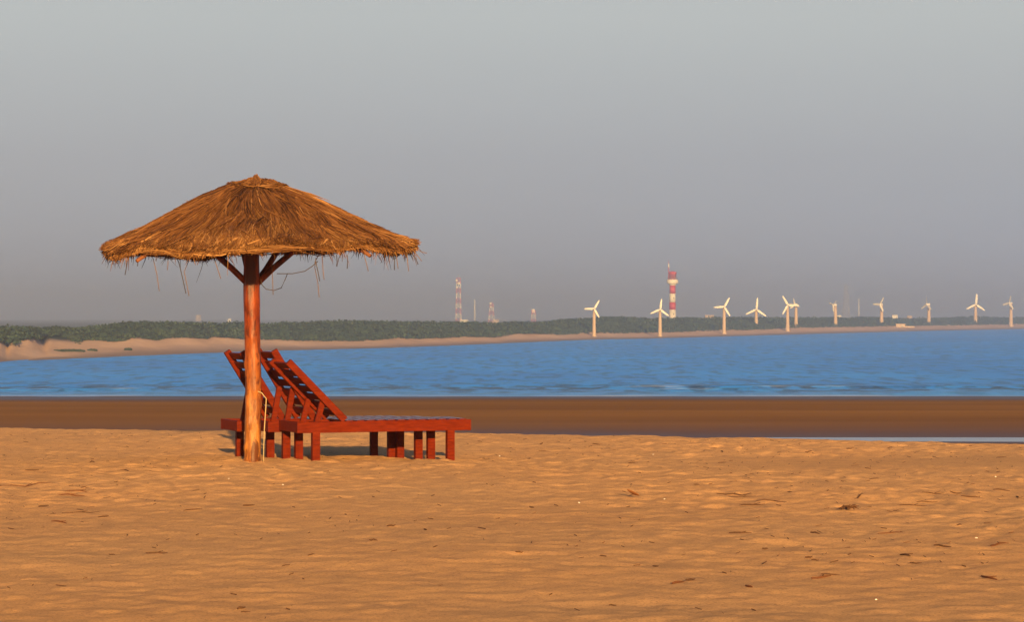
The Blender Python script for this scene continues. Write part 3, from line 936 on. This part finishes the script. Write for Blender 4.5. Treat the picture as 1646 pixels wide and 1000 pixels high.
# thick cut edge of the thatch round the rim
n = 5200
a = rng.uniform(0, 2 * math.pi, n)
rr = rim_r(a) + rng.normal(-0.02, 0.018, n)
top = roof_point(rr - 0.03, a, rng.uniform(-0.03, 0.012, n))
ln = np.abs(rng.normal(0, 1, n)) * 0.022 + 0.032
bot = roof_point(rr + rng.uniform(-0.02, 0.02, n), a + rng.normal(0, 0.015, n), -ln)
edge = straws('thatch_rim', top, (top + bot) / 2 + rng.normal(0, 0.004, (n, 3)), bot, rng.uniform(0.008, 0.016, n), np.clip(rng.normal(0.66, 0.2, n), 0, 1), umb)
# binding roll along the rim: bundles laid round the edge
n = 700
a = rng.uniform(0, 2 * math.pi, n); da = rng.uniform(0.12, 0.3, n)
rr = rim_r(a) + rng.uniform(-0.04, 0.012, n); lf = rng.uniform(-0.052, -0.002, n)
straws('rim_binding', roof_point(rr, a, lf), roof_point(rr + 0.004, a + da / 2, lf + rng.normal(0, 0.012, n)), roof_point(rr, a + da, lf + rng.normal(0, 0.02, n)), rng.uniform(0.008, 0.015, n), np.clip(rng.normal(0.72, 0.16, n), 0, 1), umb)
# ragged ends hanging under the rim
n = 900
ca_ = rng.uniform(0, 2 * math.pi, 170)
a = ca_[rng.integers(0, 170, n)] + rng.normal(0, 0.006, n)
rr = rim_r(a) + rng.uniform(-0.09, 0.01, n)
p0 = roof_point(rr, a, -0.03)
L_ = rng.exponential(0.038, n) + 0.03
p2 = p0 + np.stack([rng.normal(0, 0.35, n) * L_, rng.normal(0, 0.35, n) * L_, -L_], -1) 
straws('ragged_fringe', p0, (p0 + p2) / 2 + rng.normal(0, 0.006, (n, 3)), p2, rng.uniform(0.005, 0.012, n), np.clip(rng.normal(0.5, 0.22, n), 0, 1), umb)
# flyaway straws standing off the roof
n = 420
a = rng.uniform(0, 2 * math.pi, n); r0 = np.sqrt(rng.uniform(0.05, 1, n)) * 1.6
p0 = roof_point(r0, a, 0.005); p2 = roof_point(r0 + rng.uniform(0.03, 0.14, n), a + rng.normal(0, 0.05, n), rng.uniform(0.02, 0.07, n))
straws('flyaway_straws', p0, (p0 + p2) / 2 + np.array([0, 0, 0.006]), p2, rng.uniform(0.004, 0.007, n), np.clip(rng.normal(0.5, 0.2, n), 0, 1), umb)

# tied cap with its knot at the peak
n = 1100
a = rng.uniform(0, 2 * math.pi, n); r1 = rng.uniform(0.16, 0.33, n)
p0 = roof_point(np.full(n, 0.02) + rng.uniform(0, 0.05, n), a, rng.uniform(0.0, 0.035, n))
p2 = roof_point(r1, a + rng.normal(0, 0.25, n), rng.uniform(0.0, 0.035, n)); pm = roof_point(r1 * 0.55, a + rng.normal(0, 0.12, n), rng.uniform(0.015, 0.05, n))
cap = straws('thatch_cap', p0, pm, p2, rng.uniform(0.010, 0.02, n), np.clip(rng.normal(0.48, 0.26, n), 0, 1), umb)
n = 150
a = rng.uniform(0, 2 * math.pi, n)
q = rng.uniform(0.0, 0.05, n)
ck = CXO - 0.035
p0 = np.stack([ck + 0.13 * np.cos(a), 0.13 * np.sin(a) - 0.03, 2.955 + 0.02 * rng.random(n)], -1)
pm = np.stack([ck + 0.06 * np.cos(a), 0.06 * np.sin(a) - 0.03, 3.0 + q * 0.3], -1)
p2 = np.stack([ck + 0.012 + 0.022 * np.cos(a + 1.2), 0.022 * np.sin(a + 1.2) - 0.03, 3.02 + q * 0.9 * (0.6 + 0.4 * np.cos(a))], -1)
straws('peak_knot', p0, pm, p2, rng.uniform(0.012, 0.02, n), np.clip(rng.normal(0.6, 0.22, n), 0, 1), umb)
n = 60
a = rng.uniform(0, 2 * math.pi, n); da = rng.uniform(0.2, 0.7, n); rr = 0.30 + rng.normal(0, 0.022, n)
straws('cap_binding', roof_point(rr, a, 0.02 + rng.uniform(0, 0.02, n)), roof_point(rr + 0.01, a + da / 2, 0.03 + rng.uniform(0, 0.015, n)), roof_point(rr + rng.normal(0, 0.03, n), a + da, 0.02 + rng.uniform(0, 0.02, n)), rng.uniform(0.008, 0.016, n), np.clip(rng.normal(0.6, 0.3, n), 0, 1), umb)

# rafters, ring and braces under the roof
for deg, end, drop in ((229, 1.66, 0.118), (319, 1.66, 0.118), (274, 1.52, 0.085), (4, 1.54, 0.085), (49, 1.56, 0.085), (94, 1.56, 0.085), (139, 1.56, 0.085), (184, 1.54, 0.085)):
    an = R(deg)
    def under(r, d):
        X, Y = r * math.cos(an), r * math.sin(an)
        return (X + CXO, Y, float(roof_z(np.array(X), np.array(Y))) - d)
    MB().tube([under(0.06, 0.16), under(0.5, 0.115), under(1.0, 0.095), under(end, drop)], [0.032, 0.030, 0.028, 0.019], 10).build('rafter', M['rafter'], umb, True)
rp = []
for i in range(41):
    t = 2 * math.pi * i / 40
    X, Y = 1.25 * math.cos(t), 1.25 * math.sin(t)
    rp.append((X + CXO, Y, float(roof_z(np.array(X), np.array(Y))) - 0.085))
MB().tube(rp, 0.014, 6, False).build('purlin_ring', M['rafter'], umb, True)
for ang, rr_, z1, rad in ((178, 0.47, 2.26, 0.034), (4, 0.49, 2.27, 0.034), (52, 0.42, 2.30, 0.034), (110, 0.45, 2.30, 0.034)):
    an = R(ang)
    c, s_ = math.cos(an), math.sin(an)
    MB().tube([(c * 0.05, s_ * 0.05, 1.90), (c * 0.22, s_ * 0.22, 2.065), (c * (rr_ + 0.08), s_ * (rr_ + 0.08), z1 + 0.09)], [rad, rad, rad * 0.9], 10).build('brace', M['pole'], umb, True)

# long strands dangling from the rim, each where the photograph shows it: pixel points, depth
def strand(pts, depth, rad, mat, name='hanging_strand'):
    q = []
    for (x, y) in pts:
        Y = depth
        q.append(((x - 823) / F * Y - UX, Y - UY, ZC - (y - HOR) * Y / F - UZ))
    return MB().tube(q, rad, 5).build(name, mat, umb, True)
S_ = [
    ([(206, 410), (204, 425), (201, 442)], 25.4, 0), ([(220, 412), (222, 420), (221, 428)], 25.2, 0), ([(246, 415), (252, 440), (256, 468)], 25.0, 1),
    ([(281, 406), (288, 424), (293, 445), (299, 472)], 24.8, 0), ([(301, 408), (303, 420), (296, 437), (300, 456), (304, 476)], 24.8, 1), ([(270, 414), (270, 425), (269, 434)], 24.8, 1),
    ([(344, 414), (349, 430), (355, 448)], 24.6, 1), ([(436, 413), (438, 445), (439, 474)], 25.4, 1), ([(508, 414), (506, 430), (511, 455), (513, 478)], 25.0, 1),
    ([(507, 418), (511, 436), (514, 452)], 24.8, 0), ([(518, 412), (519, 432), (521, 450)], 24.7, 1), ([(541, 410), (542, 420), (541, 428)], 24.8, 0), ([(558, 410), (559, 422), (558, 432)], 24.8, 0),
    ([(585, 408), (588, 420), (592, 436)], 24.9, 1), ([(633, 405), (634, 420), (634, 434)], 25.3, 0), ([(637, 404), (638, 418), (640, 432)], 25.4, 1), ([(654, 405), (655, 420), (657, 436)], 25.6, 1),
    ([(662, 400), (672, 412), (678, 420)], 25.7, 1), ([(665, 398), (678, 405), (686, 407)], 25.8, 1), ([(658, 403), (668, 415), (672, 425)], 25.7, 0),
    ([(419, 448), (421, 458), (428, 465), (440, 467), (452, 463), (458, 450), (462, 440)], 25.7, 0), ([(445, 440), (470, 440), (490, 436), (502, 428), (511, 420)], 25.0, 0), ([(318, 413), (319, 419), (317, 426)], 24.6, 1),
]
for pts, dp, kd in S_: strand(pts, dp, 0.0042 if kd == 0 else 0.0036, M['darkstrand'] if kd == 0 else M['strand'])
strand([(411, 628), (421, 632), (424, 636), (428, 641), (427, 660), (425, 690), (424, 720), (423.5, 752)], 25.93, 0.0055, M['rope'], 'tie_rope')

# ------------------------------------------------------------------ loungers
TH = R(22)
LL, LW = 2.0, 0.69
def make_lounger(x_px, Y, angle, label, zoff, LL=2.0):
    """origin: near head corner on the sand; local +x to the foot end, +y away from the camera"""
    X = (x_px - 823) / F * Y
    t = empty('sun_lounger', (X, Y, DATUM + zoff), (0, 0, TH))
    tag(t, label, 'sun lounger', 'wooden loungers under the umbrella')
    P = M['paint']
    top, bot, th = 0.42, 0.30, 0.045
    for y0 in (0.0225, LW - 0.0225):
        MB().box((LL / 2, y0, (top + bot) / 2), (LL, th, top - bot)).build('side_rail', P, t)
    for x0, nm in ((0.0245, 'head_rail'), (LL - 0.0245, 'foot_rail')):
        MB().box((x0, LW / 2, (top + bot) / 2), (0.045, LW - 2 * th - 0.004, top - bot - 0.006)).build(nm, P, t)
    c, s_ = math.cos(TH), math.sin(TH)
    for lx in (0.215, LL - 0.235):
        for y0 in (0.04, LW - 0.04):
            wx, wy = X + lx * c - y0 * s_, Y + lx * s_ + y0 * c
            g = gz(wx, wy) - (DATUM + zoff)
            zb = g - 0.12
            # leg stands just inside the rail, its face showing through below it
            MB().box((lx, y0 - (0.006 if y0 < 0.3 else -0.006), (zb + bot + 0.09) / 2), (0.084, 0.066, bot + 0.09 - zb)).build('leg', P, t)
    # seat slats from hinge to foot
    hx = 0.54
    k = 12
    for i in range(k):
        x0 = hx + 0.07 + i * (LL - 0.06 - hx - 0.09) / (k - 1)
        MB().box((x0, LW / 2, top - 0.002), (0.078, LW - 2 * th - 0.006, 0.022)).build('seat_slat', M['slat'], t)
    # fixed slats under the raised back
    for x0 in (0.13, 0.36):
        MB().box((x0, LW / 2, top - 0.03), (0.07, LW - 2 * th - 0.006, 0.02)).build('cross_slat', P, t)
    # backrest
    br = empty('backrest', (0, 0, 0)); br.parent = t
    a = R(angle); bl = 0.90
    d = Vector((-math.cos(a), 0, math.sin(a))); u = Vector((math.sin(a), 0, math.cos(a)))
    h0 = Vector((hx, 0, top + 0.015))
    ys_ = (0.085 - 0.058, LW - 0.085 + 0.058)
    for y0 in ys_:
        MB().bar(h0 + Vector((0, y0, 0)), h0 + d * bl + Vector((0, y0, 0)), 0.048, 0.078, u).build('backrest_rail', P, br)
    nb = 7
    for i in range(nb):
        p = h0 + d * (0.10 + i * (bl - 0.17) / (nb - 1)) + u * 0.008
        MB().bar(p + Vector((0, ys_[0] + 0.027, 0)), p + Vector((0, ys_[1] - 0.027, 0)), 0.082, 0.022, u).build('backrest_slat', P, br)
    # struts that prop the back
    for y0 in (0.085, LW - 0.085):
        foot = Vector((0.225, y0, top - 0.10))
        # where the strut meets the rail, leaning a little towards the foot end
        q = (hx - 0.32) / math.cos(a)
        head = h0 + d * q + Vector((0, y0, 0)) - u * 0.01
        MB().bar(foot, head, 0.038, 0.062, (1, 0, 0)).build('prop_strut', P, t)
    return t
make_lounger(478, 26.42, 45, 'red wooden lounger nearest the camera, longest to the right, back lowest', -0.004)
make_lounger(431, 27.03, 58.5, 'red wooden lounger in the middle of the three, partly behind the pole', -0.022)
make_lounger(381, 27.64, 58, 'red wooden lounger farthest from the camera, leftmost, its back rising left of the pole', -0.042, 2.08)

# ------------------------------------------------------------------ litter on the sand
def sand_point(px, row):
    Ys = np.linspace(11.5, 40, 3000); k = (px - 823) / F
    z = beach_z(k * Ys, Ys)
    r_ = HOR + (ZC - z) * F / Ys
    i = int(np.argmax(r_ <= row))
    return float(k * Ys[i]), float(Ys[i]), float(z[i])

def twig(px, row, length, ang, rad, mat, label, group, name='twig', fork=False):
    X, Y, Z = sand_point(px, row)
    t = bpy.data.objects.new(name, None)
    n = 5
    pts = []; c, s_ = math.cos(ang), math.sin(ang); bend = random.uniform(-0.25, 0.25)
    for i in range(n):
        f = i / (n - 1) - 0.5
        x = c * f * length - s_ * bend * length * (0.25 - f * f)
        y = s_ * f * length + c * bend * length * (0.25 - f * f)
        pts.append((x, y, gz(X + x, Y + y) - Z + rad * 0.7 + random.uniform(0, rad)))
    mb = MB().tube(pts, [rad * 0.7, rad, rad, rad * 0.8, rad * 0.4], 6)
    if fork:
        p = pts[2]; q = (p[0] + length * 0.3 * math.cos(ang + 0.8), p[1] + length * 0.3 * math.sin(ang + 0.8))
        mb.tube([p, (q[0], q[1], gz(X + q[0], Y + q[1]) - Z + rad + 0.01)], [rad * 0.7, rad * 0.4], 5)
    o = mb.build(name, mat)
    o.location = (X, Y, Z)
    return tag(o, label, 'twig', group)

TW = [  # px, row, apparent length px
    (95, 840, 36), (148, 743, 30), (203, 757, 40), (128, 790, 46), (52, 757, 22), (70, 815, 20), (130, 824, 60), (166, 832, 18), (205, 862, 14), (330, 801, 34),
    (400, 814, 20), (252, 890, 36), (180, 893, 12), (112, 796, 50), (40, 783, 90), (155, 722, 9), (205, 719, 16), (256, 721, 12), (310, 820, 30), (600, 870, 14),
    (629, 847, 14), (684, 853, 12), (855, 817, 14), (835, 890, 10), (985, 975, 14), (1054, 912, 16), (1090, 938, 28), (1193, 800, 46), (1240, 806, 50), (1180, 795, 70), (1210, 813, 44),
    (1204, 945, 22), (1190, 858, 36), (1230, 884, 9), (1310, 858, 24), (1335, 925, 30), (1430, 858, 40), (1468, 813, 44), (1500, 795, 40), (1515, 880, 34), (1455, 894, 40), (1472, 907, 20),
    (1607, 876, 50), (1590, 930, 44), (1560, 800, 30), (1536, 794, 22), (1610, 788, 26), (1635, 800, 20), (1430, 823, 8), (1542, 845, 10), (1300, 898, 10), (1310, 902, 9), (1320, 930, 36),
    (1110, 934, 24), (1405, 770, 16), (1440, 822, 10), (1252, 728, 8), (1365, 722, 12), (1430, 720, 10), (1610, 736, 22), (1160, 727, 34), (960, 715, 18), (870, 715, 16), (1068, 714, 14),
    (1300, 727, 16), (1490, 808, 34), (1380, 800, 26), (1588, 842, 12), (1120, 780, 10), (1016, 745, 14), (700, 880, 9), (460, 910, 12), (500, 893, 10), (395, 985, 12), (388, 980, 9),
]
def twig_label(x, y, L_, red):
    size = 'long forked' if L_ > 34 else ('short' if L_ < 15 else 'slender')
    col = 'reddish' if red else 'dark'
    if y < 760: place = 'near the crest of the dry sand ' + ('left of the loungers' if x < 400 else 'right of the loungers' if x < 1150 else 'by the tidal pool')
    else:
        band = 'middle of the sand' if y < 850 else 'lower sand' if y < 915 else 'lowest strip of sand'
        side = 'far left' if x < 110 else 'left' if x < 230 else 'below the umbrella' if x < 480 else 'below the loungers' if x < 760 else 'centre' if x < 1080 else 'centre right' if x < 1260 else 'right' if x < 1450 else 'far right' if x < 1560 else 'right edge'
        place = 'on the ' + band + ', ' + side
    return size + ' ' + col + ' twig ' + place
RED = {0, 3, 13, 14, 26, 31, 36, 42, 43, 52}
for i, (px_, row, L_) in enumerate(TW):
    Y_ = 1.546 * F / (row - HOR)
    ln = max(0.05, L_ * Y_ / F)
    ang = random.gauss(0, 0.9)
    twig(px_, row, ln, ang, random.uniform(0.003, 0.0065), M['twig_red'] if i in RED else M['twig'],
         twig_label(px_, row, L_, i in RED), 'dry twigs on the sand', fork=(L_ > 34))
# a tangle of dark stalks
X, Y, Z = sand_point(1362, 820)
cl = empty('seaweed_clump', (X, Y, Z)); tag(cl, 'dark tangled clump of dried weed on the sand at right', 'seaweed')
mb = MB()
for i in range(20):
    an = random.uniform(0, 6.28); l_ = random.uniform(0.03, 0.10)
    p = Vector((random.gauss(0, 0.036), random.gauss(0, 0.04), 0.006)); q = p + Vector((math.cos(an) * l_, math.sin(an) * l_, random.uniform(0, 0.03)))
    mb.tube([p, (p + q) / 2 + Vector((0, 0, 0.015)), q], [0.004, 0.005, 0.002], 5)
mb.build('stalks', M['twig'], cl)
# curled dry leaf
X, Y, Z = sand_point(1018, 801)
lf = MB(); nn = 9
for i in range(nn):
    f = i / (nn - 1)
    wd = 0.045 * math.sin(math.pi * min(1, f * 0.9 + 0.07)); zc_ = 0.012 + 0.05 * (1 - f) ** 2
    for sgn, up in ((-1, 0.02), (0, 0), (1, 0.03)):
        lf.v.append(Vector((-0.09 + 0.18 * f, sgn * wd, zc_ + up * wd / 0.045 + (0.0))))
    if i:
        b_ = 3 * i
        lf.f += [(b_ - 3, b_, b_ + 1, b_ - 2), (b_ - 2, b_ + 1, b_ + 2, b_ - 1)]
n0 = len(lf.v)
lf.v += [v + Vector((0, 0, 0.004)) for v in lf.v[:n0]]
lf.f += [tuple(reversed([i + n0 for i in f_])) for f_ in list(lf.f)]
leaf = lf.build('dry_leaf', M['leaf_dry'], None, True)
leaf.location = (X, Y, Z + 0.004); leaf.scale = (0.62, 0.8, 1.0); leaf.rotation_euler = (0, 0, 0.35)
tag(leaf, 'curled orange brown dry leaf on the sand right of the loungers', 'leaf')
# shell fragments
SHELL_AT = {1569: 'among twigs near the right edge', 1408: 'on the lowest sand at right', 803: 'just right of the lounger foot ends', 1050: 'near the sand crest right of centre',
            931: 'left of the curled dry leaf', 1068: 'right of the curled dry leaf', 368: 'just left below the umbrella pole', 455: 'below the lounger head ends', 1600: 'high on the sand at the right edge'}
def shell_bit(px_, row, size):
    X, Y, Z = sand_point(px_, row)
    mb = MB()
    k = 9
    mb.v.append(Vector((0, 0, size * 0.5)))
    for r_, h_ in ((0.5, 0.4), (0.95, 0.1), (0.9, -0.15)):
        for i in range(k):
            t = 2 * math.pi * i / k
            q = 1 + 0.12 * math.sin(5 * t)
            mb.v.append(Vector((size * r_ * q * math.cos(t), size * r_ * q * 0.8 * math.sin(t), size * h_)))
    for i in range(k):
        j = (i + 1) % k
        mb.f.append((0, 1 + i, 1 + j))
        for l_ in (0, 1): mb.f.append((1 + l_ * k + i, 1 + (l_ + 1) * k + i, 1 + (l_ + 1) * k + j, 1 + l_ * k + j))
    o = mb.build('shell', M['shell'], None, True)
    o.location = (X, Y, Z + size * 0.1); o.rotation_euler = (random.gauss(0, 0.3), random.gauss(0, 0.3), random.random() * 6)
    return tag(o, 'tiny white shell fragment ' + SHELL_AT[px_], 'shell', 'white shell fragments on the sand')
for px_, row, sz in ((1569, 866, 0.011), (1408, 965, 0.009), (803, 734, 0.013), (1050, 731, 0.010), (931, 809, 0.010), (1068, 803, 0.009), (368, 770, 0.009), (455, 780, 0.010), (1600, 767, 0.011)):
    shell_bit(px_, row, sz)
# crumbs of dry plant litter too small to count
n = 900
def crumbs():
    V, Fq, k = [], [], 0
    pts = []
    while len(pts) < n:
        Y = 12 + 25 * random.random() ** 0.8; X = random.uniform(-0.24, 0.24) * Y
        d = float(fbm(np.array([X * 0.5]), np.array([Y * 0.25]), 301, 3)[0])
        if random.random() < 0.15 + 1.2 * max(0, d + 0.1) + (0.35 if X > 2 and Y > 15 else 0): pts.append((X, Y))
    P = np.array(pts); Z = beach_z(P[:, 0], P[:, 1])
    for (X, Y), z in zip(pts, Z):
        if Y > float(crest(np.array(X))) - 0.3: continue
        an = random.uniform(0, 3.1416); L = random.uniform(0.01, 0.045) * (1 + 1.2 * (random.random() < 0.15)); w = random.uniform(0.0015, 0.004)
        c, s_ = math.cos(an), math.sin(an)
        b0 = len(V)
        for e_, f_ in ((-1, 0.6), (1, 0.3)):
            for q in range(3):
                t = 2 * math.pi * q / 3
                V.append((X + c * e_ * L / 2 - s_ * w * f_ * 2 * math.cos(t), Y + s_ * e_ * L / 2 + c * w * f_ * 2 * math.cos(t), z + w * 0.8 + w * math.sin(t) + (0.006 if e_ > 0 else 0)))
        for q in range(3):
            Fq.append((b0 + q, b0 + (q + 1) % 3, b0 + 3 + (q + 1) % 3, b0 + 3 + q))
    return np_mesh('plant_litter', V, Fq)
lit = link('plant_litter', crumbs(), M['twig'])
tag(lit, 'fine dark crumbs of dry plant litter strewn over the sand', 'litter', kind='stuff')

# crumbled clods of sand lying on the surface
def clods(n=7000):
    Y = 11.8 + 24 * rng.random(n) ** 0.85; X = rng.uniform(-0.245, 0.245, n) * Y
    keep = (Y < crest(X) - 0.25) & (rng.random(n) < 0.25 + 0.9 * smooth(-0.3, 0.35, fbm(X * 0.6, Y * 0.35, 501, 3)))
    X, Y = X[keep], Y[keep]; m = len(X)
    Z = beach_z(X, Y)
    r = np.minimum(0.002 + 0.002 * rng.exponential(1.0, m), 0.008)
    base = np.array([(1, 0, 0), (0, 1, 0), (-1, 0, 0), (0, -1, 0), (0.5, 0.3, 0.75), (-0.45, -0.2, 0.65)], float)
    V = base[None] + rng.normal(0, 0.22, (m, 6, 3))
    t = rng.uniform(0, 6.28, m); c, q = np.cos(t)[:, None], np.sin(t)[:, None]
    V = np.stack([V[..., 0] * c - V[..., 1] * q, V[..., 0] * q + V[..., 1] * c, V[..., 2] * 0.4], -1) * r[:, None, None] * np.array([1.3, 1.3, 1.0])
    V += np.stack([X, Y, Z - 0.0015], -1)[:, None, :]
    f = np.array([(0, 1, 4), (1, 5, 4), (1, 2, 5), (2, 3, 5), (3, 4, 5), (3, 0, 4)])
    Fq = (f[None] + 6 * np.arange(m)[:, None, None]).reshape(-1, 3)
    return np_mesh('sand_clods', V.reshape(-1, 3), Fq)
clo = link('sand_clods', clods(), M['sand'])
tag(clo, 'small crumbled clods of dry sand strewn over the beach', 'sand clods', kind='stuff')

# ------------------------------------------------------------------ air
hz = MB()
hz.v = [Vector((x, y, z)) for z in (-5.0, 74.0) for x, y in ((-9500, -400), (12500, -400), (12500, 16000), (-9500, 16000))]
hz.f = [(3, 2, 1, 0), (4, 5, 6, 7), (0, 1, 5, 4), (1, 2, 6, 5), (2, 3, 7, 6), (3, 0, 4, 7)]
hm = bpy.data.materials.new('haze'); hm.use_nodes = True
hnt = hm.node_tree; hnt.nodes.clear()
ho = hnt.nodes.new('ShaderNodeOutputMaterial'); hv = hnt.nodes.new('ShaderNodeVolumePrincipled')
hv.inputs['Color'].default_value = (0.97, 0.985, 1.0, 1)
hv.inputs['Density'].default_value = 0.00045
hv.inputs['Anisotropy'].default_value = 0.6
hnt.links.new(hv.outputs[0], ho.inputs['Volume'])
haze = hz.build('haze', hm)
tag(haze, 'pale haze lying over the whole bay', kind='stuff')
